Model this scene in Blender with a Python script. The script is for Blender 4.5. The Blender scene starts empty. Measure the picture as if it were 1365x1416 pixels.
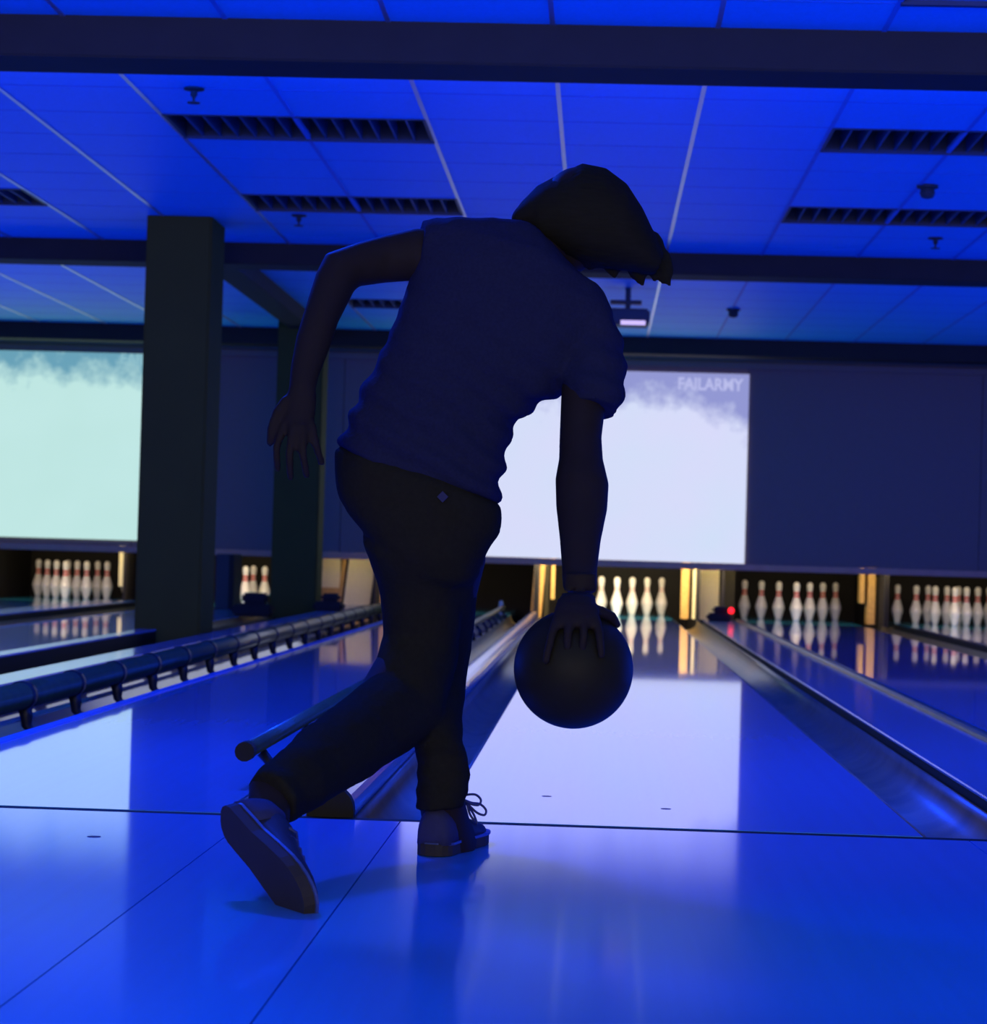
import bpy, bmesh, math, random
from mathutils import Vector, Matrix, noise
random.seed(7)
C = bpy.context.scene.collection
PI = math.pi

# ---------------------------------------------------------------- camera
FPX, CX, CYD, CZ = 3318.3, -0.19675, 5.24988, 0.593279
YAW, PITCH, ROLL = -0.044001, 0.016475, 0.029069
fw = Vector((math.sin(YAW)*math.cos(PITCH), math.cos(YAW)*math.cos(PITCH), math.sin(PITCH)))
rt = Vector((math.cos(YAW), -math.sin(YAW), 0)); up = rt.cross(fw)
RT = rt*math.cos(ROLL) + up*math.sin(ROLL); UP = -rt*math.sin(ROLL) + up*math.cos(ROLL)
cd = bpy.data.cameras.new('camera'); cam = bpy.data.objects.new('camera', cd); C.objects.link(cam)
cam.matrix_world = Matrix(((RT.x, UP.x, -fw.x, CX), (RT.y, UP.y, -fw.y, -CYD), (RT.z, UP.z, -fw.z, CZ), (0, 0, 0, 1)))
cd.sensor_fit = 'HORIZONTAL'; cd.sensor_width = 36; cd.lens = FPX/1365*36
cd.dof.use_dof = True; cd.dof.focus_distance = 4.9; cd.dof.aperture_fstop = 9.5
cd.clip_start = 0.05
bpy.context.scene.camera = cam

# ---------------------------------------------------------------- world, exposure, big lights
w = bpy.data.worlds.new('world'); bpy.context.scene.world = w; w.use_nodes = True
w.node_tree.nodes['Background'].inputs[0].default_value = (0.02, 0.02, 0.03, 1)
w.node_tree.nodes['Background'].inputs[1].default_value = 0.3
vs = bpy.context.scene.view_settings
vs.view_transform = 'Standard'; vs.look = 'None'; vs.exposure = 0.0; vs.gamma = 1.0; vs.use_curve_mapping = False

def area(name, loc, direction, sx, sy, power, col, spread=None):
    l = bpy.data.lights.new(name, 'AREA'); l.shape = 'RECTANGLE'; l.size = sx; l.size_y = sy
    l.energy = power; l.color = col
    if spread: l.spread = math.radians(spread)
    o = bpy.data.objects.new(name, l); C.objects.link(o); o.location = loc
    o.rotation_euler = Vector(direction).to_track_quat('-Z', 'Y').to_euler(); return o

BLUE = (0.004, 0.05, 1.0)
area('blue_fill_approach', (0, -2.6, 2.50), (0, 0.15, -1), 7, 2.4, 30, BLUE)  # added blue fill overhead, out of view, to light the approach
area('blue_can_over_approach', (-1.5, 1.3, 2.50), (0.25, -0.9, -1), .35, .35, 130, BLUE)
area('blue_fill_beam_near', (0, 3.99, 2.47), (0, 1, -0.25), 9, 0.10, 110, BLUE)  # added area lamp hidden behind the near beam, lights ceiling and lanes
area('blue_fill_beam_far', (0, 10.6, 2.47), (0, 1, -0.3), 11, 0.10, 50, BLUE)  # unseen lamp added behind the far beam for the far ceiling
area('blue_fill_left', (-7.6, 8, 0.9), (1, -0.05, 0.25), 12, 1.2, 260, BLUE)  # added blue fill out of view on the left, mostly for the ceiling
area('blue_fill_right', (6.6, 8, 0.9), (-1, -0.05, 0.25), 12, 1.2, 260, BLUE)  # matching blue fill added out of view on the right
area('blue_fill_foul_line', (0, 1.6, 2.50), (0, 0.75, -1), 8, 1.0, 300, BLUE)  # unseen blue fill added above the foul line to brighten the lanes
area('rear_fill', (0, -8.7, 1.3), (0, 1, 0), 9, 1.6, 150, (1.0, 0.82, 0.75))  # added neutral fill behind the camera, lifts the dark surfaces

# ---------------------------------------------------------------- helpers
def lin(c):
    return tuple(((v/255+0.055)/1.055)**2.4 if v/255 > 0.04045 else v/255/12.92 for v in c)

def px(x, y, Y):
    """world point on the plane Y seen at photograph position x, y (used to size real geometry)"""
    d = RT*((x-682.5)/FPX) - UP*((y-708)/FPX) + fw
    t = (Y+CYD)/d.y
    return Vector((CX, -CYD, CZ)) + d*t

def mat(name, col, rough=0.6, metal=0.0, coat=0.0, spec=0.5, nscale=0, namt=0.15, bump=0, stretch=(1, 1, 1), coat_rough=0.03, ior=1.5, coat_ior=1.5):
    m = bpy.data.materials.new(name); m.use_nodes = True
    nt = m.node_tree; b = nt.nodes['Principled BSDF']
    b.inputs['Base Color'].default_value = (*col, 1); b.inputs['Roughness'].default_value = rough
    b.inputs['Metallic'].default_value = metal; b.inputs['Specular IOR Level'].default_value = spec
    b.inputs['IOR'].default_value = ior
    b.inputs['Coat Weight'].default_value = coat; b.inputs['Coat Roughness'].default_value = coat_rough
    b.inputs['Coat IOR'].default_value = coat_ior
    if nscale:
        tc = nt.nodes.new('ShaderNodeTexCoord'); mp = nt.nodes.new('ShaderNodeMapping'); n = nt.nodes.new('ShaderNodeTexNoise')
        mp.inputs['Scale'].default_value = stretch; mp.inputs['Location'].default_value = (3.3, .41, .77)
        nt.links.new(tc.outputs['Object'], mp.inputs[0]); nt.links.new(mp.outputs[0], n.inputs['Vector'])
        n.inputs['Scale'].default_value = nscale; n.inputs['Detail'].default_value = 4
        mx = nt.nodes.new('ShaderNodeMix'); mx.data_type = 'RGBA'
        mx.inputs['A'].default_value = (*[c*(1-namt) for c in col], 1); mx.inputs['B'].default_value = (*[min(1, c*(1+namt)) for c in col], 1)
        nt.links.new(n.outputs['Fac'], mx.inputs['Factor']); nt.links.new(mx.outputs['Result'], b.inputs['Base Color'])
        if bump:
            bp = nt.nodes.new('ShaderNodeBump'); bp.inputs['Strength'].default_value = bump; bp.inputs['Distance'].default_value = 0.004
            nt.links.new(n.outputs['Fac'], bp.inputs['Height']); nt.links.new(bp.outputs[0], b.inputs['Normal'])
    return m

M = {}
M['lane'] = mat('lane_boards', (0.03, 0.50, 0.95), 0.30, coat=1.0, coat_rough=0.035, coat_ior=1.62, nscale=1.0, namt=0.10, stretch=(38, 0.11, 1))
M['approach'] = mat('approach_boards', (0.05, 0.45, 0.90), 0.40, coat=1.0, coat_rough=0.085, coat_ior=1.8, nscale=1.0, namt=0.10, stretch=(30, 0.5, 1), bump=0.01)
M['gutter'] = mat('gutter_plastic', (0.16, 0.13, 0.055), 0.45, spec=0.5, nscale=6, namt=0.6, bump=0.8, coat=0.6, coat_rough=0.28, coat_ior=1.6)
M['cap'] = mat('capping_plastic', (0.18, 0.40, 0.60), 0.25, coat=0.8, coat_rough=0.1, nscale=20, namt=0.25, bump=0.1)
M['recess'] = mat('dark_recess', (0.03, 0.03, 0.02), 0.7, nscale=8)
M['pipe'] = mat('rail_green_grey', (0.05, 0.08, 0.012), 0.4, coat=0.2, nscale=14, namt=0.4)
M['black'] = mat('black_plastic', (0.03, 0.025, 0.008), 0.6, spec=0.2, nscale=10)
M['ring'] = mat('rail_ring', (0.02, 0.02, 0.008), 0.45)
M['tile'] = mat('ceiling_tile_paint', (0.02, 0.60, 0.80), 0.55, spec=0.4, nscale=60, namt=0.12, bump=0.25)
M['tbar'] = mat('tbar_metal', (0.65, 0.72, 0.8), 0.36, metal=0.9, nscale=3, namt=0.1)
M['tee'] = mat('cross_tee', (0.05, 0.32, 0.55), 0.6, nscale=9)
M['beam'] = mat('beam_paint', (0.06, 0.05, 0.024), 0.7, spec=0.12, nscale=6, namt=0.15)
M['column'] = mat('column_paint', (0.12, 0.105, 0.012), 0.75, spec=0.08, nscale=4, namt=0.12)
M['mask'] = mat('projection_wall', (0.36, 0.24, 0.12), 0.9, spec=0.1, nscale=30, namt=0.06)
M['trim'] = mat('mask_trim', (0.95, 0.42, 0.12), 0.45, nscale=12)
M['wall'] = mat('side_wall', (0.06, 0.08, 0.12), 0.8, nscale=5)
M['pit'] = mat('pit_black', (0.012, 0.010, 0.008), 0.8, nscale=6)
M['pin'] = mat('pin_white', (0.85, 0.80, 0.70), 0.25, coat=0.5, nscale=9, namt=0.03)
M['red'] = mat('pin_red', (0.65, 0.05, 0.02), 0.35, nscale=9, namt=0.1)
M['cream'] = mat('kickback_cream', (0.80, 0.72, 0.40), 0.6, nscale=120, namt=0.25)
M['gold'] = mat('kickback_gold', (0.55, 0.32, 0.07), 0.5, nscale=40, namt=0.3)
M['louvre'] = mat('louvre_dark', (0.04, 0.06, 0.05), 0.5, nscale=12)
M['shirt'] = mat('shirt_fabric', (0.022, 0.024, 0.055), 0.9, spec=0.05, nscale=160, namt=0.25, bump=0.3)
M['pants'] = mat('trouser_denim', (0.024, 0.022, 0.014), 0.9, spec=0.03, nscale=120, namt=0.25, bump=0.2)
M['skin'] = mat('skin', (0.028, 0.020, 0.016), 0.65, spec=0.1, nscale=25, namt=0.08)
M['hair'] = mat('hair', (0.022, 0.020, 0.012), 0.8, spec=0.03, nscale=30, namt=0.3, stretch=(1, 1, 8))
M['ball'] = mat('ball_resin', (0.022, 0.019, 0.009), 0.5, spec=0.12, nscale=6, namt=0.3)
M['suede'] = mat('shoe_heel_counter', (0.045, 0.045, 0.10), 0.8, nscale=60, namt=0.2, spec=0.2)
M['leather'] = mat('shoe_leather', (0.03, 0.026, 0.03), 0.6, nscale=30, spec=0.3)
M['sole'] = mat('shoe_sole', (0.05, 0.04, 0.03), 0.7, nscale=20, spec=0.2)
M['welt'] = mat('shoe_welt', (0.06, 0.09, 0.25), 0.5, nscale=20)
M['lace'] = mat('shoe_lace', (0.05, 0.07, 0.20), 0.7, nscale=90)
M['eye'] = mat('eye_white', (0.6, 0.6, 0.6), 0.2)
M['lip'] = mat('lip', (0.25, 0.10, 0.07), 0.5)
M['dot'] = mat('lane_marker', (0.02, 0.02, 0.03), 0.4)
M['device'] = mat('device_grey', (0.05, 0.05, 0.02), 0.6, nscale=12)

def emis(name, col, s):
    m = bpy.data.materials.new(name); m.use_nodes = True; nt = m.node_tree
    b = nt.nodes['Principled BSDF']; b.inputs['Base Color'].default_value = (0, 0, 0, 1)
    b.inputs['Emission Color'].default_value = (*col, 1); b.inputs['Emission Strength'].default_value = s
    return m
M['slat'] = mat('louvre_slat', (0.03, 0.12, 0.16), 0.5)
M['flatgutter'] = mat('flat_gutter', (0.03, 0.06, 0.12), 0.3, coat=1.0, coat_rough=0.04, coat_ior=1.75, nscale=4)
M['lip_blue'] = mat('lip_blue', (0.03, 0.25, 0.55), 0.5, nscale=9)
M['led'] = emis('red_led', (1, 0.01, 0.02), 3.0)
M['lens'] = emis('projector_glow', (0.62, 0.5, 1.0), 1.1)

def screen_mat(name, low, low2, high, h):
    """the projected film: pale snow field below, grey ragged tree line along the top edge (object space, metres)"""
    m = bpy.data.materials.new(name); m.use_nodes = True; nt = m.node_tree; N = nt.nodes; Lk = nt.links
    b = N['Principled BSDF']; b.inputs['Base Color'].default_value = (0.05, 0.05, 0.05, 1); b.inputs['Roughness'].default_value = 0.8
    tc = N.new('ShaderNodeTexCoord'); sp = N.new('ShaderNodeSeparateXYZ'); Lk.new(tc.outputs['Object'], sp.inputs[0])
    n = N.new('ShaderNodeTexNoise'); n.inputs['Scale'].default_value = 3.5; n.inputs['Detail'].default_value = 7; n.inputs['Roughness'].default_value = 0.6
    Lk.new(tc.outputs['Object'], n.inputs['Vector'])
    mu = N.new('ShaderNodeMath'); mu.operation = 'MULTIPLY_ADD'; mu.inputs[1].default_value = 0.95; Lk.new(n.outputs['Fac'], mu.inputs[0])
    Lk.new(sp.outputs['Z'], mu.inputs[2])
    # more grey towards the right-hand edge
    mr2 = N.new('ShaderNodeMapRange'); mr2.inputs['From Min'].default_value = 0.75; mr2.inputs['From Max'].default_value = 1.5
    mr2.inputs['To Max'].default_value = 0.22; Lk.new(sp.outputs['X'], mr2.inputs['Value'])
    ad = N.new('ShaderNodeMath'); ad.operation = 'ADD'; Lk.new(mu.outputs[0], ad.inputs[0]); Lk.new(mr2.outputs[0], ad.inputs[1])
    mr = N.new('ShaderNodeMapRange'); mr.inputs['From Min'].default_value = h-0.34+0.45; mr.inputs['From Max'].default_value = h-0.06+0.45
    Lk.new(ad.outputs[0], mr.inputs['Value'])
    n2 = N.new('ShaderNodeTexNoise'); n2.inputs['Scale'].default_value = 1.3; Lk.new(tc.outputs['Object'], n2.inputs['Vector'])
    ma = N.new('ShaderNodeMix'); ma.data_type = 'RGBA'; ma.inputs['A'].default_value = (*low, 1); ma.inputs['B'].default_value = (*low2, 1)
    Lk.new(n2.outputs['Fac'], ma.inputs['Factor'])
    mx = N.new('ShaderNodeMix'); mx.data_type = 'RGBA'; mx.inputs['B'].default_value = (*high, 1)
    Lk.new(mr.outputs[0], mx.inputs['Factor']); Lk.new(ma.outputs['Result'], mx.inputs['A'])
    Lk.new(mx.outputs['Result'], b.inputs['Emission Color']); b.inputs['Emission Strength'].default_value = 1.0
    return m
M['film_blue'] = screen_mat('film_blue', lin((220, 216, 246)), lin((206, 224, 242)), lin((146, 151, 205)), 1.75)
M['film_mint'] = screen_mat('film_mint', lin((196, 234, 228)), lin((186, 226, 216)), lin((104, 160, 178)), 1.80)
M['text_blue'] = emis('film_text_blue', lin((184, 187, 230)), 1.0)
M['text_mint'] = emis('film_text_mint', lin((140, 188, 198)), 1.0)

def link(o, parent=None):
    C.objects.link(o)
    if parent is not None: o.parent = parent
    return o

def obj(name, bm, m, parent=None, smooth=False, loc=None):
    me = bpy.data.meshes.new(name)
    bmesh.ops.recalc_face_normals(bm, faces=bm.faces[:])
    bm.to_mesh(me); bm.free()
    if smooth:
        for p in me.polygons: p.use_smooth = True
    me.materials.append(m)
    o = bpy.data.objects.new(name, me)
    if loc is not None: o.location = loc
    return link(o, parent)

def pobj(name, me, parent=None, loc=None, rot=None):
    o = bpy.data.objects.new(name, me)
    if loc is not None: o.location = loc
    if rot is not None: o.rotation_euler = rot
    return link(o, parent)

def tag(o, label=None, cat=None, group=None, kind=None):
    if label: o['label'] = label
    if cat: o['category'] = cat
    if group: o['group'] = group
    if kind: o['kind'] = kind
    return o

def empty(name, loc=(0, 0, 0)):
    o = bpy.data.objects.new(name, None); o.location = loc; o.empty_display_size = 0.1
    return link(o)

def box(bm, x0, x1, y0, y1, z0, z1, bev=0.0):
    r = bmesh.ops.create_cube(bm, size=1)
    for v in r['verts']:
        v.co = Vector((x0+(v.co.x+.5)*(x1-x0), y0+(v.co.y+.5)*(y1-y0), z0+(v.co.z+.5)*(z1-z0)))
    if bev:
        es = list({e for v in r['verts'] for e in v.link_edges})
        bmesh.ops.bevel(bm, geom=es, offset=bev, segments=2, affect='EDGES')
    return bm

def B(x0, x1, y0, y1, z0, z1, bev=0.0): return box(bmesh.new(), x0, x1, y0, y1, z0, z1, bev)

def loft(bm, secs, caps=True):
    """secs: list of rings (lists of Vectors, same count)"""
    rings = [[bm.verts.new(p) for p in s] for s in secs]
    n = len(rings[0])
    for a, b in zip(rings, rings[1:]):
        for i in range(n): bm.faces.new((a[i], a[(i+1) % n], b[(i+1) % n], b[i]))
    if caps:
        bm.faces.new(rings[0][::-1]); bm.faces.new(rings[-1])
    return bm

def tube(bm, pts, radii, n=12, caps=True):
    pts = [Vector(p) for p in pts]
    if not hasattr(radii, '__len__'): radii = [radii]*len(pts)
    secs = []; prev = None
    for i, p in enumerate(pts):
        t = (pts[min(i+1, len(pts)-1)] - pts[max(i-1, 0)]).normalized()
        if prev is None:
            a = t.cross(Vector((0, 0, 1)) if abs(t.z) < .9 else Vector((1, 0, 0))).normalized()
        else: a = (prev - t*prev.dot(t)).normalized()
        prev = a; b = t.cross(a)
        secs.append([p + (a*math.cos(2*PI*k/n) + b*math.sin(2*PI*k/n))*radii[i] for k in range(n)])
    return loft(bm, secs, caps)

def lathe(bm, prof, n=24, c=(0, 0, 0)):
    c = Vector(c)
    return loft(bm, [[c+Vector((r*math.cos(2*PI*k/n), r*math.sin(2*PI*k/n), z)) for k in range(n)] for r, z in prof])

def extrude_profile(bm, prof, y0, y1, closed=True):
    """prof: list of (x,z); extruded along Y"""
    a = [bm.verts.new((x, y0, z)) for x, z in prof]; b = [bm.verts.new((x, y1, z)) for x, z in prof]
    n = len(prof)
    for i in range(n if closed else n-1): bm.faces.new((a[i], a[(i+1) % n], b[(i+1) % n], b[i]))
    if closed: bm.faces.new(a[::-1]); bm.faces.new(b)
    return bm

# ================================================================ room shell
X0, X1 = -8.6, 7.6
fl = tag(obj('floor', B(X0, X1, -9, 21.5, -0.34, -0.22), M['recess']), kind='structure')
tag(obj('wall_left', B(X0-.15, X0, -9, 21.5, -.3, 2.9), M['wall']), kind='structure')
tag(obj('wall_right', B(X1, X1+.15, -9, 21.5, -.3, 2.9), M['wall']), kind='structure')
tag(obj('wall_rear', B(X0, X1, -9.15, -9, -.3, 2.9), M['wall']), kind='structure')

# ---- approach: joined panels (parts of the approach floor)
ap = tag(empty('floor_approach'), kind='structure')
ap.name = 'floor_approach'
xs = [-5.0, -3.1, -2.0, -0.935, -0.61, 0.62, 1.85, 3.1, 4.6]
for a, b in zip(xs, xs[1:]):
    obj('approach_panel', B(a+.0015, b-.0015, -8.6, -.028, -.06, 0), M['approach'], ap)
obj('foul_line', B(-5, 4.6, -.028, .022, -.06, -.001), M['black'], ap)
for (x, y) in [(-1.166, -0.235)]:
    pass

# ---- ceiling
CE = 2.55
ce = tag(empty('ceiling'), kind='structure')
obj('ceiling_slab', B(X0, X1, -9, 21.5, CE+.14, CE+.24), M['recess'], ce)
gx = [-0.42+.61*k for k in range(-14, 14)]
gy = [5.60+.61*k for k in range(-24, 20)]
trof = [(-2.25, 5.60), (-2.25, 8.04), (0.80, 5.60), (0.80, 8.04), (2.02, 5.60), (2.02, 8.04), (0.80, 2.55), (-2.25, 13.53), (-4.69, 8.04)]
def in_trof(x, y):
    for tx, ty in trof:
        if tx-.01 < x < tx+1.21 and ty-.01 < y < ty+.60: return True
    return False
def view_x(Y):       # half-width of the view at depth Y
    d = Y+CYD; c = CX - d*0.044; return c-d*.22, c+d*.22
tile_bm = bmesh.new()
bmesh.ops.create_cube(tile_bm, size=1)
for v in tile_bm.verts: v.co = Vector((v.co.x*.602, v.co.y*.602, v.co.z*.018))
tme = bpy.data.meshes.new('ceiling_tile'); tile_bm.to_mesh(tme); tile_bm.free(); tme.materials.append(M['tile'])
rest = bmesh.new(); ntile = 0
for yy in gy:
    if yy > 17.2: continue
    for xx in gx:
        if xx+.61 > X1 or xx < X0: continue
        cxm, cym = xx+.305, yy+.305
        if in_trof(xx+.05, yy+.05): continue
        lo, hi = view_x(yy)
        z = CE+.009
        hidden = (3.62 < yy and yy+.61 < 4.55) or (10.3 < yy and yy+.61 < 11.2)
        if 2.3 < yy < 16.5 and lo-.5 < xx < hi and not hidden and ntile < 290:
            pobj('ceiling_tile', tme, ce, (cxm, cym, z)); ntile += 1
        else:
            box(rest, xx+.004, xx+.606, yy+.004, yy+.606, CE, CE+.018)
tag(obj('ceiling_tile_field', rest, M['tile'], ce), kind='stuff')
for x in gx:
    if X0 < x < X1: obj('ceiling_runner', B(x-.0095, x+.0095, -9, 17.2, CE-.004, CE+.02), M['tee' if any(abs(x-q) < .05 for q in (-1.64, .80, 1.41, 2.02, 2.63)) else 'tbar'], ce)
tb = bmesh.new()
for y in gy:
    if y < 17.2: box(tb, X0, X1, y-.006, y+.006, CE-.001, CE+.018)
tag(obj('cross_tees', tb, M['tee'], ce), kind='stuff')

for i, (name, y0, y1, z0) in enumerate([('ceiling_beam', 3.60, 3.92, 2.395), ('ceiling_beam', 10.2, 10.52, 2.41), ('ceiling_beam', 16.2, 16.5, 2.40)]):
    b = obj(name, B(X0, X1, y0, y1, z0, 2.68, .006), M['beam'])
    tag(b, ['dark painted beam crossing the ceiling nearest the top of the picture', 'dark painted beam crossing the ceiling above the large black column',
            'thin dark beam crossing the ceiling just above the projection wall'][i], 'beam')
b = obj('ceiling_beam', B(-2.86, -2.66, 10.52, 16.2, 2.43, 2.68, .006), M['beam'])
tag(b, 'dark beam running lengthwise over the two columns', 'beam')

# ---- recessed louvre lights
TLAB = ['dark louvred ceiling light left of the bowler, nearer of two', 'dark louvred ceiling light left of the bowler, farther of two',
        'dark louvred ceiling light right of the bowler, nearer one', 'dark louvred ceiling light right of the bowler, farther one',
        'dark louvred ceiling light cut by the right edge, nearer one', 'dark louvred ceiling light cut by the right edge, farther one',
        'flat closed ceiling light at the top right corner before the first beam', 'dark ceiling light seen through the gap under the raised left arm',
        'dark ceiling light high over the far left lanes, left edge']
for i, (tx, ty) in enumerate(trof):
    t = empty('ceiling_light', (tx+.61, ty+.305, CE))
    tag(t, TLAB[i], 'ceiling light', 'recessed ceiling lights')
    if i == 6:
        obj('light_lens', B(-.60, .60, -.29, .27, .006, .02), M['tile'], t)
        obj('light_frame', box(box(B(-.605, .605, .27, .30, -.012, .03), -.605, .605, -.30, -.29, -.002, .02), -.605, -.595, -.29, .27, -.002, .02), M['louvre'], t)
        continue
    f = bmesh.new()
    box(f, -.605, .605, -.300, -.285, -.006, .12); box(f, -.605, .605, .285, .300, -.012, .12)
    box(f, -.605, -.590, -.285, .285, -.006, .12); box(f, .590, .605, -.285, .285, -.006, .12)
    obj('light_frame', f, M['louvre'], t)
    obj('light_backing', B(-.6, .6, -.295, .295, .12, .135), M['louvre'], t)
    sl = B(-.004, .004, -.284, .284, 0.0, .07); me = bpy.data.meshes.new('louvre_slat'); sl.to_mesh(me); sl.free(); me.materials.append(M['slat'])
    for k in range(13): pobj('louvre_slat', me, t, (-.51+k*.085, 0, 0))

# ---- columns and the smaller things under the ceiling
def column(x0, x1, y0, y1, z0, z1, label):
    t = empty('column', ((x0+x1)/2, (y0+y1)/2, z0)); tag(t, label, 'column')
    cx, cy = (x0+x1)/2, (y0+y1)/2
    obj('column_shaft', B(x0-cx, x1-cx, y0-cy, y1-cy, 0, z1-z0, .012), M['column'], t)
    obj('column_base', B(x0-cx-.008, x1-cx+.008, y0-cy-.008, y1-cy+.008, 0, .06, .006), M['black'], t)
column(-2.955, -2.56, 9.0, 9.5, -.22, 2.56, 'large black square column on the left, running floor to ceiling')
column(-2.95, -2.56, 14.9, 15.3, -.22, 2.56, 'slimmer looking black column farther back behind the raised left hand')

def detector(x, y, kind, label):
    t = empty('sprinkler' if kind == 0 else 'smoke_detector', (x, y, CE)); tag(t, label, 'sprinkler' if kind == 0 else 'detector')
    if kind == 0:
        obj('escutcheon', lathe(bmesh.new(), [(.045, 0), (.045, -.008), (.02, -.014)], 16), M['device'], t)
        obj('sprinkler_body', lathe(bmesh.new(), [(.014, -.01), (.016, -.03), (.006, -.045), (.006, -.06)], 12), M['device'], t)
        obj('deflector', lathe(bmesh.new(), [(.003, -.06), (.028, -.062), (.028, -.066), (.003, -.067)], 16), M['device'], t)
    else:
        obj('detector_base', lathe(bmesh.new(), [(.055, 0), (.055, -.015), (.04, -.02)], 20), M['device'], t)
        obj('detector_head', lathe(bmesh.new(), [(.036, -.02), (.04, -.045), (.03, -.065), (.01, -.07)], 20), M['device'], t)
detector(-1.99, 4.98, 0, 'small dark sprinkler head hanging at upper left near the first light')
detector(-2.02, 8.85, 0, 'tiny dark sprinkler head above the raised left arm')
detector(1.45, 7.2, 1, 'dark round smoke detector between the two lights at the right')
detector(1.77, 9.2, 0, 'tiny dark sprinkler head at right just before the second beam')
detector(0.81, 13.6, 1, 'dark smoke detector behind the second beam, right of the hair')

pr = empty('projector', (-.03, 12.3, 2.33)); tag(pr, 'dark ceiling projector with a glowing strip beside the hair', 'projector')
obj('projector_case', B(-.16, .16, -.12, .14, -.06, .06, .015), M['device'], pr)
obj('projector_foot', box(box(bmesh.new(), -.13, .10, -.05, .05, .10, .125), -.02, .02, -.02, .02, .06, .22), M['device'], pr)
obj('glow_strip', B(-.05, .13, -.128, -.119, -.062, -.03), M['lens'], pr)  # glowing strip along the lower front edge of the case

# ================================================================ masking wall, screens
MW = empty('wall_front'); tag(MW, kind='structure')
for a, b in [(-8.6, -6.4), (-6.4, -4.56), (-4.56, -2.60), (-2.60, -.775), (-.775, 1.15), (1.15, 3.3), (3.3, 5.4), (5.4, 7.6)]:
    obj('wall_panel', B(a+.003, b-.003, 17.0, 17.06, .545, 2.40), M['mask'], MW)
obj('wall_header', B(X0, X1, 17.0, 17.2, 2.41, 2.9), M['mask'], MW)
tr = obj('trim_1', B(X0, X1, 16.96, 17.06, .485, .543, .005), M['trim']); tag(tr, kind='structure')
tr = obj('trim_2', B(X0, X1, 16.95, 17.0, 2.345, 2.405, .005), M['mask']); tag(tr, kind='structure')

def screen(x0, x1, z0, z1, fm, tm, label):
    t = empty('projection_screen', ((x0+x1)/2, 16.99, z0)); tag(t, label, 'screen', 'projected pictures on the far wall')
    wdt = (x1-x0)/2
    obj('screen_image', B(-wdt, wdt, -.004, .008, 0, z1-z0), fm, t)
    cu = bpy.data.curves.new('caption', 'FONT'); cu.body = 'FAILARMY'; cu.size = .155; cu.align_x = 'RIGHT'; cu.extrude = 0.0015; cu.offset = 0.004
    cu.materials.append(tm)
    o = bpy.data.objects.new('caption', cu); link(o, t); o.location = (wdt-.06, -.007, z1-z0-.155); o.rotation_euler = (PI/2, 0, 0)
    bpy.context.view_layer.update()
    dg = bpy.context.evaluated_depsgraph_get(); me = bpy.data.meshes.new_from_object(o.evaluated_get(dg))
    o2 = bpy.data.objects.new('caption_lettering', me); link(o2, t); o2.location = o.location; o2.rotation_euler = o.rotation_euler
    wd = max(v.co.x for v in me.vertices)-min(v.co.x for v in me.vertices); o2.scale = (.60/wd, 1, 1)
    bpy.data.objects.remove(o)
screen(-1.95, 1.155, .547, 2.30, M['film_blue'], M['text_blue'], 'bright bluish white projected snow picture behind the bowler')
screen(-7.15, -4.05, .60, 2.40, M['film_mint'], M['text_mint'], 'pale mint projected snow picture at the left edge, behind the large column')

# ================================================================ lanes, gutters, cappings
LN = {'A': -5.45, 'B': -3.66, 'C': -1.54, 'M': 0.0, 'D': 1.75, 'E': 3.285, 'F': 5.05}
LLAB = {'A': 'glossy wooden lane at the far left reflecting red necked pins', 'B': 'glossy wooden lane just left of the large black column',
        'C': 'blue lit lane between the bumper rails left of the bowler', 'M': 'glossy lane in front of the bowler mirroring the white screen',
        'D': 'blue lane just right of the wide capping with a full rack', 'E': 'blue lane cut by the right edge of the picture', 'F': 'lane beyond the right edge'}
for k, x in LN.items():
    o = obj('bowling_lane', B(x-(.36 if k == 'C' else .527), x+.527, .024, 19.9, -.06, 0), M['lane']); tag(o, LLAB[k], 'lane', 'bowling lanes')
    if k == 'M':
        for (dx, dy) in [(-.305, .62), (-.02, .42)]:
            obj('lane_dot', lathe(bmesh.new(), [(.001, .0004), (.012, .0005), (.012, 0), (.001, -.0001)], 12, (x+dx, dy, 0)), M['dot'], o)

def gutter(x0, x1, y0, label, dep=.088):
    bm = bmesh.new(); n = 12; pr_ = []
    xc, r = (x0+x1)/2, (x1-x0)/2
    top = -.004
    for i in range(n+1):
        a = PI + PI*i/n; pr_.append((xc+(r-.012)*math.cos(a), top+dep*math.sin(a)))
    pr_ += [(x1-.002, top), (x1-.002, top-dep-.02), (x0+.002, top-dep-.02), (x0+.002, top)]
    extrude_profile(bm, pr_[::-1], y0, 17.38)
    o = obj('gutter', bm, M['gutter'], smooth=False); tag(o, label, 'gutter', 'ball gutters')
    for p in o.data.polygons: p.use_smooth = len(p.vertices) == 4 and abs(p.normal.z) > .02
    return o
gutter(.527, .765, .024, 'grey curved gutter along the right of the bowled lane')
gutter(-.722, -.527, .024, 'grey curved gutter between the bowler and the left capping tube')
gutter(-1.013, -.818, .024, 'gutter right of the blue lane under the short bumper rail')
o = obj('gutter', extrude_profile(bmesh.new(), [(-2.30, -.005), (-2.28, -.005), (-2.265, -.05), (-2.25, -.06), (-1.93, -.06), (-1.915, -.05), (-1.912, -.008), (-1.902, -.008), (-1.902, -.09), (-2.30, -.09)][::-1], .024, 17.38), M['flatgutter'])
tag(o, 'shallow flat glossy gutter under the ringed bumper rail', 'gutter', 'ball gutters')
gutter(1.105, 1.223, .024, 'narrow dark gutter along the left of the right hand lane', .06)
gutter(2.277, 2.49, .024, 'gutter along the right of the right hand lane')
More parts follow.
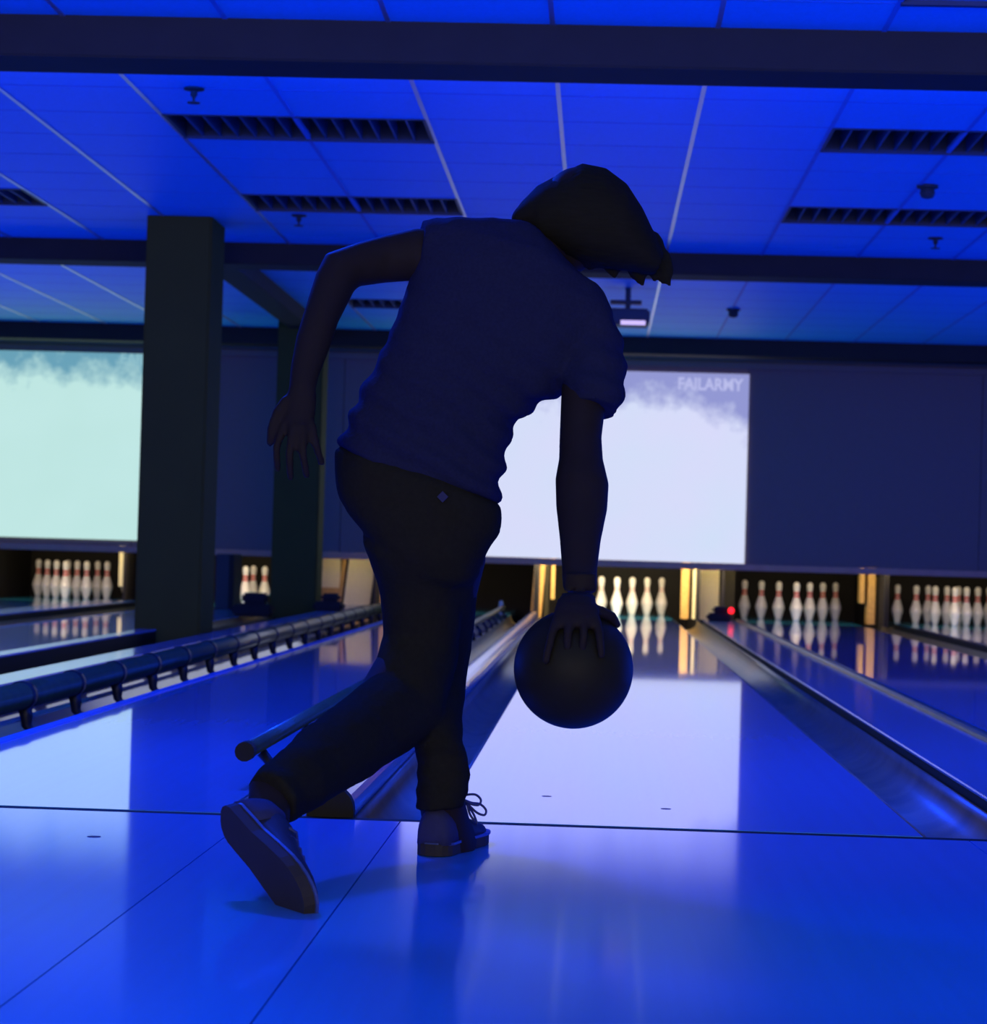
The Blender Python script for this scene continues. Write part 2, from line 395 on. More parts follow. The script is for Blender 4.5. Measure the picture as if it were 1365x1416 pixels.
gutter(2.545, 2.758, .024, 'gutter along the left of the lane at the right edge')
gutter(3.812, 4.05, .024, 'gutter beyond the lane at the right edge')
gutter(-3.133, -2.90, .024, 'gutter behind the large black column')
gutter(-4.41, -4.187, .024, 'gutter left of the lane beside the large column')
gutter(-4.923, -4.70, .024, 'gutter right of the far left lane')

def capping(x0, x1, z, label, m='cap', round_=False, y1=16.6, y0=.024):
    t = empty('lane_capping', ((x0+x1)/2, y0, 0)); tag(t, label, 'capping', 'cappings between lanes')
    r = (x1-x0)/2
    if round_:
        pr_ = [(-r, -.10)] + [(-r*math.cos(PI*i/10), z-r+r*math.sin(PI*i/10)) for i in range(11)] + [(r, -.10)]
        bm = extrude_profile(bmesh.new(), pr_[::-1], .035, y1-y0)
        obj('capping_top', bm, M[m], t)
        pe = [(-r-.004, -.10)] + [(-(r+.004)*math.cos(PI*i/10), z-r+(r+.004)*math.sin(PI*i/10)) for i in range(11)] + [(r+.004, -.10)]
        obj('end_cap', extrude_profile(bmesh.new(), pe[::-1], 0, .04), M['black'], t)
    else:
        obj('capping_top', B(-r, r, 0.0, y1-y0, z-.012, z, .004), M[m], t)
        obj('capping_side', B(-r+.004, r-.004, 0.003, y1-y0-.003, -.12, z-.012), M['black'], t)
    return t
capping(-.818, -.722, .062, 'rounded tube capping with a black end cap beside the front shoe', round_=True)
c1 = capping(.765, 1.06, .03, 'wide flat blue capping right of the bowled lane')
capping(-2.46, -2.30, .07, 'flat glossy capping left of the ringed bumper rail')
capping(-2.90, -2.80, .075, 'narrow capping ending at the large black column', y1=8.9)
capping(2.49, 2.545, .03, 'narrow capping between the two lanes at the right', m='black')
capping(4.05, 4.30, .03, 'capping beyond the lane at the right edge')
capping(-4.70, -4.41, .05, 'flat capping between the two far left lanes')
tag(obj('lane_rail', tube(bmesh.new(), [(1.083, .03, .028), (1.083, 16.6, .028)], .02, 10), M['gutter']), 'thin scuffed metal rail along the wide capping on the right', 'rail')

# bumper rails of the left lane
t = empty('bumper_rail', (-2.13, 0, 0)); tag(t, 'long green grey bumper rail with black rings and feet along the left lane', 'bumper rail')
obj('rail_pipe', tube(bmesh.new(), [(0, .2, .060), (0, 16.4, .060)], .046, 16), M['pipe'], t, True)
obj('rail_lip', B(.195, .232, .2, 16.4, -.004, .004), M['lip_blue'], t)
for k in range(20):
    Y = 1.26+.77*k
    if Y > 16.2: break
    obj('rail_ring', tube(bmesh.new(), [(0, Y-.03, .060), (0, Y+.03, .060)], .050, 16), M['ring'], t, True)
    obj('rail_foot', tube(bmesh.new(), [(.01, Y, .03), (.018, Y, -.01), (.02, Y, -.04), (.035, Y, -.056), (.055, Y, -.057)], [.026, .022, .018, .014, .010], 8), M['ring'], t, True)
t = empty('bumper_rail', (-1.04, 0, 0)); tag(t, 'short slim bumper rail ending beside the trailing shoe', 'bumper rail')
obj('rail_pipe', tube(bmesh.new(), [(0, .58, .09), (0, 16.4, .09)], .021, 14), M['pipe'], t, True)
obj('end_cap', tube(bmesh.new(), [(0, .55, .09), (0, .60, .09)], .024, 14), M['black'], t)
for k in range(18):
    Y = .85+.9*k
    if Y > 16.2: break
    obj('rail_foot', tube(bmesh.new(), [(0, Y, .065), (.03, Y, .03), (.035, Y, -.005)], [.014, .012, .012], 8), M['ring'], t, True)

# ================================================================ pin decks
def pitbox(k, x, hw=.76):
    t = empty('pinsetter_pit', (x, 19, 0))
    names = {'A': 'at the far left', 'B': 'behind the large column', 'C': 'left of the bowler, without pins', 'M': 'under the white screen', 'D': 'right of the bowled lane', 'E': 'at the right edge'}
    tag(t, 'black pit behind the pins ' + names[k], 'pinsetter', 'pinsetter pits')
    obj('pit_curtain', B(-hw, hw, .98, 1.02, -.2, .9), M['pit'], t)
    obj('pit_roof', B(-hw, hw, -1.90, 1.0, .78, .82), M['pit'], t)
    for s in (-1, 1): obj('pit_side', B(s*hw-.012, s*hw+.012, -1.60, 1.0, -.2, .8), M['pit'], t)
pw = {'A': (9, .72), 'B': (12, .72), 'M': (33, 1.0), 'D': (8, .8), 'E': (8, .8), 'C': (4, .8)}
for k, (e, g) in pw.items():
    pitbox(k, LN[k])
    area('pin_lamp_'+k, (LN[k], 17.16, .66), (0, .95, -.30), 1.6, .10, e*1.5, (1.0, .78, .48))

pin_prof = [(.0, 0), (.026, 0), (.029, .004), (.036, .03), (.049, .075), (.0575, .105), (.0605, .1143), (.0585, .135), (.052, .16), (.042, .19), (.031, .222), (.0245, .245), (.0228, .254), (.0235, .272), (.0265, .298), (.0312, .325), (.0323, .343), (.030, .360), (.022, .3735), (.012, .379), (.002, .381)]
pb = bmesh.new(); lathe(pb, [(max(r, .001), z) for r, z in pin_prof], 20); pinme = bpy.data.meshes.new('bowling_pin'); bmesh.ops.recalc_face_normals(pb, faces=pb.faces[:]); pb.to_mesh(pinme); pb.free()
for p in pinme.polygons: p.use_smooth = True
pinme.materials.append(M['pin'])
def prad(z):
    for (r0, z0), (r1, z1) in zip(pin_prof, pin_prof[1:]):
        if z0 <= z <= z1 and z1 > z0: return r0+(r1-r0)*(z-z0)/(z1-z0)
    return .02
def stripe_mesh(z0, z1):
    sb = bmesh.new(); lathe(sb, [(prad(z)+.0007, z) for z in [z0+(z1-z0)*i/4 for i in range(5)]], 20)
    me = bpy.data.meshes.new('neck_stripe'); bmesh.ops.recalc_face_normals(sb, faces=sb.faces[:]); sb.to_mesh(me); sb.free()
    for p in me.polygons: p.use_smooth = True
    me.materials.append(M['red']); return me
st1, st2 = stripe_mesh(.232, .252), stripe_mesh(.262, .284)
st3, st4 = stripe_mesh(.240, .246), stripe_mesh(.266, .272)
ROWS = {1: (0, 0), 2: (-1, 1), 3: (1, 1), 4: (-2, 2), 5: (0, 2), 6: (2, 2), 7: (-3, 3), 8: (-1, 3), 9: (1, 3), 10: (3, 3)}
PLAB = {1: 'front pin', 2: 'second row left pin', 3: 'second row right pin', 4: 'left pin of the third row', 5: 'middle pin of the third row',
        6: 'right pin of the third row', 7: 'leftmost pin of the back row', 8: 'inner left back pin', 9: 'inner right back pin', 10: 'rightmost pin of the back row'}
RLAB = {'A': 'rack under the mint screen', 'B': 'rack between the two columns', 'M': 'brightest rack under the white screen', 'D': 'rack right of the red light', 'E': 'rack at the right edge'}
for k, pins in {'A': range(1, 11), 'B': (1, 2, 3, 5), 'M': (1, 2, 3, 6, 10), 'D': (1, 2, 3, 4, 6, 7, 10), 'E': range(1, 11)}.items():
    for n in pins:
        c, r = ROWS[n]
        o = pobj('bowling_pin', pinme, None, (LN[k]+c*.1524, 18.29+r*.264, 0.0005))
        tag(o, 'white bowling pin, %s, %s' % (PLAB[n], RLAB[k]), 'bowling pin', 'pins in the ' + RLAB[k])
        for s in ((st3, st4) if k == 'M' else (st1, st2)): pobj('neck_stripe', s, o)

# kickback dividers (lit from the pit lamps behind the mask)
def divider(label, parts):
    x = sum(p[0]+p[1] for p in parts)/2/len(parts)
    KB = .55; sc = 1+KB/22.55
    x = CX+(x-CX)*sc
    t = empty('kickback_divider', (x, 17.35+KB, -.1)); tag(t, label, 'divider', 'dividers between the pin decks')
    for (a, b, y0, y1, z0, z1, m, nm, *sh) in parts:
        a = CX+(a-CX)*sc; b = CX+(b-CX)*sc
        bm = B(a-x, b-x, y0-17.35, y1-17.35, z0+.1, z1+.1, .003)
        if sh:
            for v in bm.verts: v.co.x += sh[0]*(v.co.z-.35)
        obj(nm, bm, M[m], t)
divider('speckled cream divider with a gold edge right of the brightest rack',
        [(.70, .945, 17.30, 17.36, .0, .75, 'cream', 'divider_panel'), (.595, .665, 17.28, 17.5, .0, .75, 'gold', 'edge_strip'), (.668, .698, 17.32, 17.5, 0, .75, 'black', 'shadow_gap'), (.975, 1.09, 17.26, 17.5, -.1, .75, 'black', 'dark_post')])
divider('slim golden divider left of the arm', [(-.80, -.70, 17.28, 17.5, -.05, .75, 'gold', 'edge_strip', .06), (-.63, -.595, 17.34, 17.5, .15, .75, 'gold', 'inner_strip'), (-.69, -.65, 17.34, 17.5, -.1, .75, 'black', 'shadow_gap')])
divider('leaning cream divider panel right of the farther column', [(-2.56, -2.31, 17.28, 17.34, .02, .75, 'cream', 'divider_panel', .10), (-2.85, -2.62, 17.30, 17.36, .2, .75, 'cream', 'side_panel'),
        (-2.85, -2.62, 17.30, 17.36, .0, .2, 'gold', 'lower_side_panel'), (-2.62, -2.585, 17.29, 17.36, .0, .75, 'gold', 'edge_strip', .10), (-2.25, -2.16, 17.30, 17.5, .05, .75, 'gold', 'slanted_strip', .10)])
divider('slim golden divider between the two racks at the right', [(2.33, 2.40, 17.28, 17.5, 0, .75, 'gold', 'edge_strip'), (2.26, 2.30, 17.3, 17.5, .2, .75, 'gold', 'inner_strip'), (2.42, 2.50, 17.32, 17.5, -.1, .75, 'black', 'shadow_gap')])
divider('dim divider just left of the large column', [(-4.72, -4.62, 17.28, 17.5, .15, .75, 'cream', 'edge_strip')])

def lump(x, y, z, label, led=False, s=1.0):
    t = empty('sensor_housing', (x, y, z)); tag(t, label, 'sensor')
    obj('housing_body', box(bmesh.new(), -.11*s, .11*s, -.12, .12, 0, .07*s, .02), M['black'], t)
    obj('housing_top', box(bmesh.new(), -.06*s, .08*s, -.08, .08, .07*s, .13*s, .02), M['black'], t)
    if led: obj('red_lamp', lathe(bmesh.new(), [(.001, -.028), (.02, -.02), (.028, 0), (.02, .02), (.001, .028)], 14, (.10, -.13, .10)), M['led'], t, True)
lump(.90, 16.3, .03, 'dark sensor box with a glowing red lamp at the end of the wide capping', True)
lump(-2.38, 14.3, .07, 'dark sensor box at the foot of the cream leaning divider', s=1.1)
lump(-3.03, 14.5, .0, 'dark hooded box left of the farther column', s=1.5)
cb = empty('equipment_panel', (-3.5, 16.3, 0)); tag(cb, 'dark grey upright panel beside the pins right of the large column', 'panel')
obj('panel_body', B(-.14, .02, 0, .5, .001, .50, .006), M['device'], cb)
obj('panel_edge', B(-.02, .024, -.006, .01, .001, .50, .002), M['black'], cb)
po = empty('rail_post', (-1.06, 16.45, 0)); tag(po, 'small pale post at the far end of the short bumper rail', 'post')
obj('post_shaft', lathe(bmesh.new(), [(.02, 0), (.02, .13), (.012, .15)], 12), M['cream'], po)
obj('post_foot', lathe(bmesh.new(), [(.035, 0), (.035, .02), (.02, .025)], 12), M['black'], po)

# ================================================================ the bowler
def pairs(bm, secs, n=28, ends=True, power=2.0):
    """secs: (xl,yl,xr,yr,Y,depth) silhouette pairs read off at distance Y -> lofted superelliptic rings"""
    ctr, hv = [], []
    for (xl, yl, xr, yr, Y, dp) in secs:
        L, R = px(xl, yl, Y), px(xr, yr, Y); ctr.append((L+R)/2); hv.append((R-L)/2)
    rings = []
    for i, (c, a) in enumerate(zip(ctr, hv)):
        t = ctr[min(i+1, len(ctr)-1)]-ctr[max(i-1, 0)]
        b = a.cross(t).normalized()
        b = (b + Vector((0, 1 if b.y > 0 else -1, 0))*.5).normalized()
        if b.y < 0: b = -b
        dp = secs[i][5]; ring = []
        for k in range(n):
            th = 2*PI*k/n; cs, sn = math.cos(th), math.sin(th)
            e = 2/power
            ring.append(c + a*math.copysign(abs(cs)**e, cs) + b*dp*math.copysign(abs(sn)**e, sn))
        rings.append(ring)
    if ends:   # rounded ends
        def cap(r, c, d):
            return [[c+(p-c)*s+d*h for p in r] for s, h in ((.85, .35), (.5, .75), (.12, .95))]
        c0, c1 = ctr[0], ctr[-1]
        d0 = (ctr[0]-ctr[1]).normalized()*min(secs[0][5], hv[0].length)*.5; d1 = (ctr[-1]-ctr[-2]).normalized()*min(secs[-1][5], hv[-1].length)*.5
        rings = cap(rings[0], c0, d0)[::-1]+rings+cap(rings[-1], c1, d1)
    return loft(bm, rings)

def ellipsoid(bm, c, axes, u=16, v=10):
    r = bmesh.ops.create_uvsphere(bm, u_segments=u, v_segments=v, radius=1)
    for q in r['verts']: q.co = Vector(c)+axes[0]*q.co.x+axes[1]*q.co.y+axes[2]*q.co.z

def remesh(o, vox, smooth_it=3, fac=.5):
    m = o.modifiers.new('r', 'REMESH'); m.mode = 'VOXEL'; m.voxel_size = vox; m.use_smooth_shade = True
    s = o.modifiers.new('s', 'SMOOTH'); s.iterations = smooth_it; s.factor = fac
    bpy.context.view_layer.update(); dg = bpy.context.evaluated_depsgraph_get()
    me = bpy.data.meshes.new_from_object(o.evaluated_get(dg)); o.modifiers.clear(); old = o.data; o.data = me; bpy.data.meshes.remove(old)
    for p in me.polygons: p.use_smooth = True

PO = Vector((-.48, -.5, 0))
person = None
def pmesh(name, bm, m, parent, vox=None, sm=3, disp=None, smooth=True):
    for v in bm.verts: v.co -= PO
    o = obj(name, bm, m, parent, smooth)
    if parent is None: o.location = PO
    if vox: remesh(o, vox, sm)
    if disp:
        me = o.data; no = [v.normal.copy() for v in me.vertices]
        for v, nn in zip(me.vertices, no): v.co += nn*disp(v.co+PO)
        me.update()
    return o

RARM = [(780, 470, 850, 480, -.52, .055), (776, 549, 838, 556, -.56, .046), (774, 600, 832, 606, -.60, .042), (773, 635, 834, 636, -.63, .042), (768, 662, 842, 670, -.66, .046),
        (769, 700, 840, 704, -.69, .043), (774, 745, 831, 748, -.74, .036), (777, 785, 826, 788, -.79, .027), (778, 812, 826, 815, -.83, .023)]
LARM = [(640, 318, 625, 392, -.50, .055), (575, 316, 573, 388, -.51, .048), (530, 326, 533, 391, -.53, .043), (490, 337, 497, 396, -.56, .042), (450, 352, 490, 402, -.58, .044),
        (437, 378, 482, 418, -.60, .041), (424, 420, 468, 445, -.63, .038), (410, 465, 455, 485, -.66, .032), (402, 508, 441, 520, -.69, .024), (400, 535, 436, 543, -.71, .021)]
BC = Vector(px(793, 925, -.88)); BR = .1085
def sph(theta, phi, r):   # theta from the top of the ball, phi around; 0 = towards the camera
    return BC + Vector((math.sin(phi)*math.sin(theta), -math.cos(phi)*math.sin(theta), math.cos(theta)))*r
body = bmesh.new()
pairs(body, RARM); pairs(body, LARM)
# right hand: palm laid on the upper camera side of the ball, four fingers and the thumb round it
def sec_on_ball(th, w0, thick, phi0=0.06):
    c = sph(th, phi0, BR+thick*.75)
    tx = Vector((math.cos(phi0), math.sin(phi0), 0)); nrm = (c-BC).normalized()
    return [c+tx*w0*math.cos(2*PI*k/16)+nrm*thick*math.sin(2*PI*k/16) for k in range(16)]
wc = (px(778, 815, -.83)+px(826, 815, -.83))/2
wrist = [wc+Vector((.030*math.cos(2*PI*k/16), .02*math.sin(2*PI*k/16), 0)) for k in range(16)]
w2 = [wc+Vector((0, -.0, .03))+(p-wc) for p in wrist]
loft(body, [w2, wrist, sec_on_ball(.25, .036, .019), sec_on_ball(.48, .041, .016), sec_on_ball(.70, .043, .013), sec_on_ball(.82, .041, .010)])
def finger(bm, pts, r0, r1): tube(bm, pts, [r0+(r1-r0)*i/(len(pts)-1) for i in range(len(pts))], 10); \
    ellipsoid(bm, pts[-1], [Vector((r1, 0, 0)), Vector((0, r1, 0)), Vector((0, 0, r1))], 10, 6)
R1 = BR+.008
for ph0, ph1, t1, sink in ((-.36, -.52, 1.42, 0), (-.09, -.14, 1.26, 1), (.19, .20, 1.25, 1), (.46, .56, 1.30, 0)):
    pts = [sph(.66+(t1-.66)*i/5, ph0/ max(.6, math.sin(.66+(t1-.66)*i/5))*.75+(ph1-ph0)*i/5, R1-(.022*max(0, i-3)/2 if sink else 0)+.004*math.sin(PI*i/5)) for i in range(6)]
    finger(body, pts, .0095, .0075)
finger(body, [sph(.40, .5, R1), sph(.50, .95, R1+.004), sph(.62, 1.35, R1+.002), sph(.74, 1.6, R1-.004)], .013, .009)
# left hand, half open and swung back
pl = [(400, 535, 438, 543, -.71, .020), (393, 560, 437, 566, -.72, .019), (390, 585, 434, 592, -.735, .016)]
pairs(body, pl, 20)
for (x0, y0, x1, y1, x2, y2, dY) in ((394, 586, 382, 620, 384, 648, .0), (406, 588, 400, 628, 402, 660, -.012), (419, 588, 419, 628, 424, 657, -.012), (431, 586, 437, 616, 445, 640, .0)):
    finger(body, [px(x0, y0, -.735+dY), px((x0+x1)/2, (y0+y1)/2, -.745+dY), px(x1, y1, -.75+dY), px((x1+x2)/2, (y1+y2)/2, -.745+dY), px(x2, y2, -.735+dY)], .0088, .0072)
finger(body, [px(398, 552, -.72), px(384, 570, -.73), px(376, 592, -.735), px(374, 612, -.73)], .0115, .0085)
# trunk, neck, head, legs of the continuous body under the clothes
pairs(body, [(478, 640, 680, 705, -.5, .095), (505, 560, 692, 620, -.5, .085), (550, 460, 730, 545, -.5, .09), (585, 380, 820, 470, -.5, .095), (610, 335, 825, 415, -.49, .085), (660, 312, 770, 360, -.48, .06)])
pairs(body, [(700, 318, 745, 372, -.48, .045), (735, 300, 775, 360, -.46, .043), (765, 290, 800, 350, -.44, .045)])
HC = px(796, 300, -.43)
F = Vector((.30, .88, -.36)).normalized(); U = (Vector((.25, .05, 1))-F*Vector((.25, .05, 1)).dot(F)).normalized(); S = F.cross(U)
ellipsoid(body, HC+U*.012-F*.008, [S*.071, F*.088, U*.086], 24, 16)       # skull
ellipsoid(body, HC-U*.045+F*.030, [S*.054, F*.058, U*.062], 20, 12)        # jaw
ellipsoid(body, HC-U*.088+F*.058, [S*.024, F*.024, U*.018], 12, 8)         # chin
for s in (-1, 1):
    ellipsoid(body, HC+S*s*.030+F*.072+U*.018, [S*.022, F*.016, U*.009], 12, 8)   # brow
    ellipsoid(body, HC+S*s*.034+F*.068-U*.022, [S*.020, F*.018, U*.018], 12, 8)   # cheek
    ellipsoid(body, HC+S*s*.073-U*.008-F*.006, [S*.008, F*.018, U*.030], 12, 8)    # ear
ellipsoid(body, HC+F*.092-U*.014, [S*.011, F*.018, U*.024], 12, 8)
ellipsoid(body, HC+F*.100-U*.028, [S*.015, F*.014, U*.009], 12, 8)
ellipsoid(body, HC+F*.082-U*.060, [S*.024, F*.012, U*.010], 12, 8)
PL = [(540, 745, 672, 775, -.49, .085), (545, 830, 658, 830, -.40, .08), (556, 890, 648, 892, -.34, .068), (568, 950, 640, 950, -.38, .06), (580, 1010, 636, 1010, -.46, .054), (584, 1060, 640, 1060, -.54, .042), (586, 1105, 634, 1105, -.55, .038)]
TL = [(505, 745, 640, 775, -.50, .085), (535, 830, 630, 835, -.46, .08), (532, 890, 622, 915, -.46, .07), (500, 945, 590, 1005, -.54, .06), (455, 985, 520, 1055, -.70, .055), (405, 1035, 460, 1095, -.90, .042), (375, 1070, 415, 1110, -1.02, .036)]
pairs(body, PL); pairs(body, TL)
pairs(body, [(578, 1098, 640, 1098, -.55, .045), (585, 1140, 650, 1140, -.50, .07), (580, 1165, 660, 1165, -.46, .09)])
pairs(body, [(345, 1085, 405, 1085, -1.04, .03), (340, 1140, 400, 1140, -1.12, .026), (368, 1200, 418, 1200, -1.24, .022)])
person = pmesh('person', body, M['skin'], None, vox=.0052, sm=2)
tag(person, 'person in a T-shirt and dark trousers bending to release a ball', 'person')

# face details (children of the body)
def pchild(name, bm, m, **k): return pmesh(name, bm, m, person, **k)
for s in (-1, 1):
    e = bmesh.new(); ellipsoid(e, HC+S*s*.030+F*.074+U*.004, [S*.012, F*.010, U*.008], 12, 8); eo = pchild('eye', e, M['eye'])
    e = bmesh.new(); ellipsoid(e, HC+S*s*.030+F*.0835+U*.004, [S*.005, F*.002, U*.005], 10, 6); i_ = obj('iris', e, M['dot'], eo); i_.location = -PO
e = bmesh.new(); ellipsoid(e, HC+F*.093-U*.060, [S*.021, F*.004, U*.006], 12, 8); pchild('mouth', e, M['lip'])

# T-shirt
sh = bmesh.new()
SH = [(469, 613, 691, 697, -.5, .112), (477, 592, 693, 662, -.5, .112), (492, 560, 700, 628, -.5, .108), (512, 515, 706, 592, -.5, .106), (535, 468, 742, 562, -.5, .108), (553, 425, 800, 530, -.5, .112),
      (567, 382, 845, 480, -.5, .115), (577, 345, 852, 436, -.5, .11), (588, 318, 830, 402, -.49, .10), (618, 304, 795, 374, -.48, .085), (665, 304, 765, 348, -.475, .068), (700, 312, 750, 345, -.47, .058)]
pairs(sh, SH, 40, power=2.3)
pairs(sh, [(778, 420, 850, 440, -.5, .075), (770, 470, 864, 476, -.51, .072), (772, 520, 869, 520, -.54, .066), (777, 548, 863, 552, -.565, .062), (790, 560, 857, 573, -.575, .056)], 24, ends=False)
pairs(sh, [(640, 303, 640, 400, -.50, .075), (600, 302, 604, 394, -.50, .068), (584, 305, 580, 392, -.505, .062)], 24, ends=False)
def folds(p):
    # pulled folds over the lower back and side, fading upwards
    t = max(0, min(1, (1.12-p.z)/.30)); q = p.z*1.0 + p.x*.55
    a = math.sin(q*95+2.2*noise.noise(p*7))*.0042*t
    return a*1.4 + .006*noise.noise(p*14) + .002*noise.noise(p*45)
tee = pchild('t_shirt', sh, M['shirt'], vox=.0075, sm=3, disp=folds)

# trousers
tr_ = bmesh.new()
pairs(tr_, [(463, 622, 694, 702, -.5, .116), (462, 645, 695, 722, -.5, .118), (466, 680, 691, 738, -.5, .12), (482, 712, 676, 757, -.5, .118), (510, 742, 668, 776, -.5, .112), (524, 770, 664, 795, -.49, .10)], 36, power=2.2)
pairs(tr_, [(535, 745, 670, 772, -.49, .10), (540, 820, 660, 822, -.41, .095), (548, 885, 654, 886, -.35, .082), (556, 940, 644, 942, -.38, .075), (568, 990, 640, 990, -.44, .068), (574, 1030, 642, 1025, -.50, .060), (577, 1060, 649, 1055, -.54, .056), (576, 1085, 651, 1080, -.55, .058), (575, 1108, 644, 1106, -.555, .062), (576, 1118, 643, 1117, -.555, .062)], 28, ends=False)
pairs(tr_, [(500, 740, 650, 778, -.50, .10), (527, 820, 640, 830, -.46, .095), (530, 880, 634, 910, -.45, .085), (512, 935, 605, 1010, -.52, .078), (470, 968, 545, 1050, -.66, .070), (428, 1002, 490, 1088, -.82, .062), (392, 1035, 440, 1118, -.96, .056), (366, 1058, 410, 1132, -1.02, .056), (352, 1072, 398, 1138, -1.07, .052)], 28, ends=False)
def pfold(p):
    t = max(0, min(1, (.30-p.z)/.25))
    return math.sin(p.z*170+3*noise.noise(p*9))*.0022*t + .004*noise.noise(p*11)+.0015*noise.noise(p*40)
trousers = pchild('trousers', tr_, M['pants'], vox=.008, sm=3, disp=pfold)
pt = bmesh.new(); c = px(612, 687, -.622)
loft(pt, [[c+Vector((.0, dy, 0))+RT*(math.cos(a)*.011)+UP*(math.sin(a)*.011) for a in [PI/2*k for k in range(4)]] for dy in (0, .012)])
pp = obj('pocket_patch', pt, M['suede'], trousers); pp.location = -PO

# hair: a cap over the skull and hanging locks swept to the right
hb = bmesh.new()
HS = [(713, 290, 713, 314, -.47, .02), (724, 276, 728, 322, -.46, .05), (745, 259, 750, 338, -.45, .078), (775, 243, 782, 352, -.44, .094), (806, 227, 812, 372, -.43, .10), (835, 234, 838, 372, -.42, .10),
      (864, 255, 856, 369, -.42, .092), (884, 287, 870, 362, -.41, .078), (900, 318, 882, 364, -.41, .06), (910, 342, 894, 362, -.41, .04)]
pairs(hb, HS, 32)
random.seed(3)
def lock(x0, y0, x1, y1, Y, r):
    pts = []
    for i in range(7):
        t = i/6; pts.append(px(x0+(x1-x0)*t+3*math.sin(t*3+x0), y0+(y1-y0)*t, Y))
    tube(hb, pts, [r*s for s in (.6, 1, 1, .95, .8, .55, .12)], 8)
for x0, y0, x1, y1, r in ((902, 322, 926, 396, .020), (908, 340, 918, 394, .015), (894, 330, 909, 391, .015), (872, 325, 886, 397, .019), (866, 335, 880, 393, .014), (842, 325, 850, 386, .018), (834, 330, 841, 382, .014), (818, 325, 822, 384, .017), (804, 325, 806, 376, .013), (912, 345, 932, 384, .011)):
    lock(x0, y0, x1, y1, -.42, r); lock(x0-4, y0, x1-3, y1-6, -.40, r*.8)
for k in range(46):      # surface strands from the crown outwards
    a = (k+.5)/46*PI; s0 = random.uniform(.1, .3)
    top = [(720, 284), (745, 260), (776, 244), (806, 230), (836, 236), (864, 257), (886, 290), (903, 325), (918, 355)]
    bot = [(722, 316), (748, 335), (778, 348), (808, 360), (836, 366), (860, 370), (876, 372), (892, 376), (908, 378)]
    pts = []
    for i, (tp, bt) in enumerate(zip(top, bot)):
        f = .5-.5*math.cos(a); dpt = [.035, .078, .096, .104, .104, .096, .082, .062, .036][i]*math.sin(a)
        p = px(tp[0]+(bt[0]-tp[0])*f, tp[1]+(bt[1]-tp[1])*f, -.44-dpt*(1 if k % 2 else -1)); pts.append(p)
    tube(hb, pts, [.004, .006, .007, .007, .007, .007, .006, .005, .002], 6)
for v in hb.verts:      # keep the fringe clear of the face
    q = v.co-HC; f = q.dot(F); u = q.dot(U)
    lim = (.045 if u < .02 else .045+(u-.02)*1.4) + max(0, abs(q.dot(S))-.062)*4
    if f > lim: v.co -= F*(f-lim)
hair = pchild('hair', hb, M['hair'], vox=.0045, sm=1)

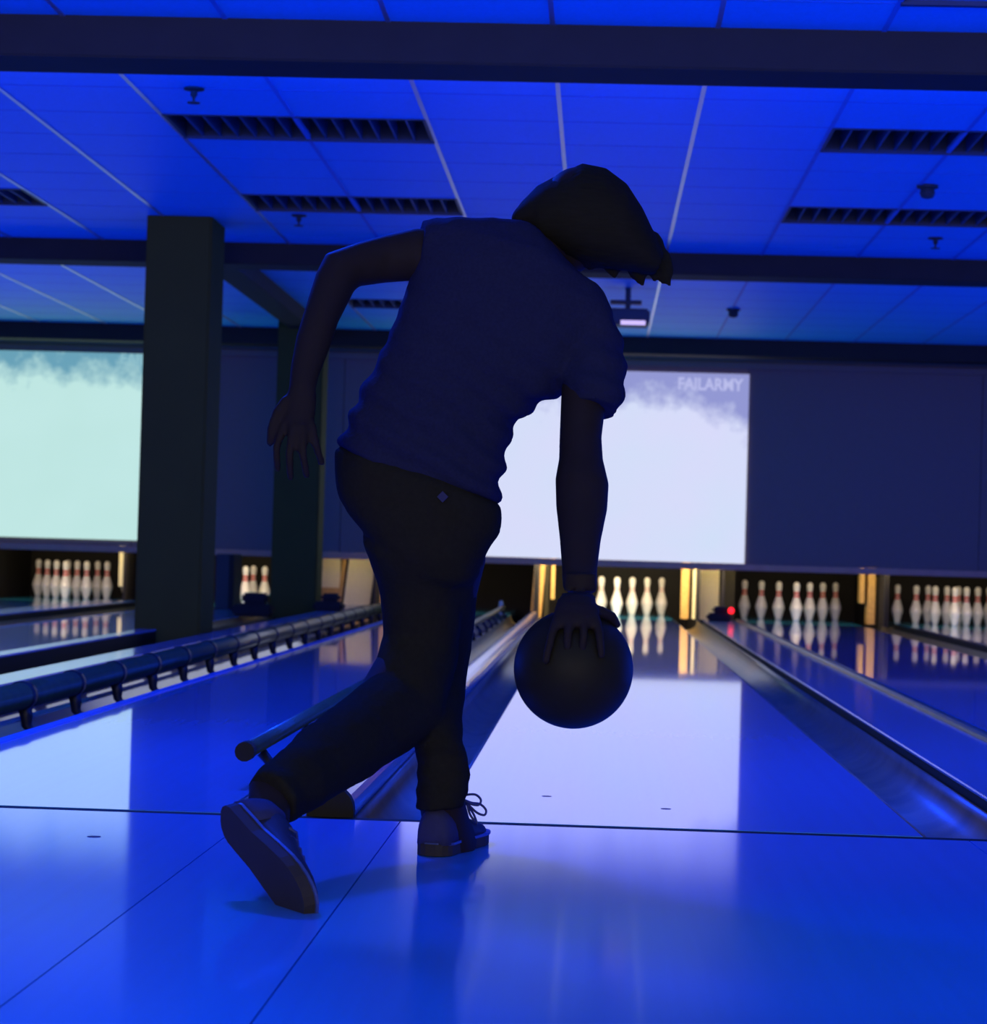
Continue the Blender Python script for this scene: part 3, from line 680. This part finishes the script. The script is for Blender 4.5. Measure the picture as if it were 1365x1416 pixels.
# shoes
def shoe(fwd, upv, heel, label=None, lace_loops=False):
    fwd = Vector(fwd).normalized(); upv = Vector(upv); upv = (upv-fwd*upv.dot(fwd)).normalized(); sd = fwd.cross(upv)
    heel = Vector(heel)
    def P(x, y, z): return heel+sd*x+fwd*y+upv*z-PO
    outline = [(-.009, .010), (-.004, .022), (.006, .031), (.02, .036), (.06, .037), (.10, .037), (.15, .044), (.20, .049), (.225, .048), (.25, .043), (.27, .034), (.282, .023), (.288, .010)]
    def ring(z, inset=0, zt=None):
        r = [(w-inset, y) for y, w in outline]+[(-(w-inset), y) for y, w in outline[::-1]]
        return [P(x, y + (.004 if inset else 0), z) for x, y in r]
    bm = bmesh.new(); loft(bm, [ring(.0), ring(.011), ring(.022)])
    o = obj('shoe', bm, M['leather'], person); bmx = bmesh.new()
    n = 16; secs = []
    # upper as cross-sections along the foot: y, half width, height
    for y, w, h in ((.000, .026, .075), (.012, .032, .086), (.045, .034, .090), (.085, .034, .088), (.12, .037, .076), (.16, .042, .062), (.20, .045, .052), (.24, .041, .044), (.268, .030, .035), (.282, .014, .026)):
        secs.append([P(w*math.cos(PI*k/(n-1))*(1 if k in (0, n-1) else .98), y, .020+(h-.018)*max(0, math.sin(PI*k/(n-1)))**.72) for k in range(n)])
    loft(bmx, secs)
    bmesh.ops.recalc_face_normals(bmx, faces=bmx.faces[:]); me = bpy.data.meshes.new('shoe'); bmx.to_mesh(me); bmx.free(); me.materials.append(M['leather'])
    for p in me.polygons: p.use_smooth = True
    sole_me = o.data; o.data = me; sole_me.materials.clear(); sole_me.materials.append(M['sole'])
    pobj('sole', sole_me, o)
    wb = bmesh.new(); loft(wb, [ring(.020, -.002), ring(.025, -.002)]); obj('welt', wb, M['welt'], o)
    hc = bmesh.new()
    sec2 = []
    for y, w, h in ((-.004, .024, .070), (.000, .029, .079), (.012, .0345, .090), (.045, .0365, .094), (.072, .0365, .070)):
        sec2.append([P(w*math.cos(PI*k/(n-1)), y, .021+(h-.018)*max(0, math.sin(PI*k/(n-1)))**.72) for k in range(n)])
    loft(hc, sec2); obj('heel_counter', hc, M['suede'], o, True)
    for i in range(4):
        y = .105+.022*i; h = [.082, .072, .066, .060][i]
        lb = bmesh.new(); tube(lb, [P(-.026, y, h-.012), P(-.01, y+.004, h+.004), P(.01, y-.004, h+.004), P(.026, y, h-.012)], .0028, 6); obj('lace', lb, M['lace'], o, True)
    if lace_loops:
        for pts in lace_loops:
            lb = bmesh.new(); tube(lb, [Vector(q)-PO for q in pts], .0026, 6); obj('lace', lb, M['lace'], o, True)
    return o
def loop(cs, Y):
    q = [px(x, y, Y) for x, y in cs]; out = []
    for i in range(len(q)-1):
        a, b, c, d = q[max(i-1, 0)], q[i], q[i+1], q[min(i+2, len(q)-1)]
        for k in range(4):
            t = k/4; out.append(.5*(2*b+(c-a)*t+(2*a-5*b+4*c-d)*t*t+(3*b-a-3*c+d)*t**3))
    return out+[q[-1]]
LL = [loop([(638, 1103), (646, 1099), (658, 1099), (665, 1106), (662, 1113), (652, 1112), (642, 1106)], -.46),
      loop([(642, 1106), (652, 1110), (664, 1112), (672, 1120), (670, 1127), (660, 1124), (650, 1115), (642, 1108)], -.45),
      loop([(642, 1108), (650, 1118), (656, 1128), (660, 1140)], -.44), loop([(646, 1112), (650, 1126), (657, 1136)], -.45)]
hl = px(597, 1186, -.60); hl.z = 0.001
s1 = shoe((.24, 1, 0), (0, 0, 1), hl, lace_loops=LL)
toe = Vector((-.655, -1.385, .004)); hl2 = px(284, 1104, -1.14)
fwd2 = (toe-hl2).normalized()
s2 = shoe(fwd2, (.55, .75, .35), toe-fwd2*.286)
for i_, s in enumerate((s1, s2)): s['label'] = ('planted left shoe with a pale heel and loose lace loops', 'trailing right shoe tipped up on its toe')[i_]

# ball
bb = bmesh.new(); bmesh.ops.create_uvsphere(bb, u_segments=64, v_segments=40, radius=BR)
ball = obj('bowling_ball', bb, M['ball'], None, True, BC); tag(ball, 'large black bowling ball held low in the right hand', 'bowling ball')

# approach marker dots
for (x, y) in [(130, 1157)]:
    d = RT*((x-682.5)/FPX)-UP*((y-708)/FPX)+fw; tt = -CZ/d.z; c = Vector((CX, -CYD, CZ))+d*tt
    obj('approach_dot', lathe(bmesh.new(), [(.001, .0006), (.014, .0006), (.014, .0001), (.001, 0)], 12, (c.x, c.y, 0)), M['dot'], ap)
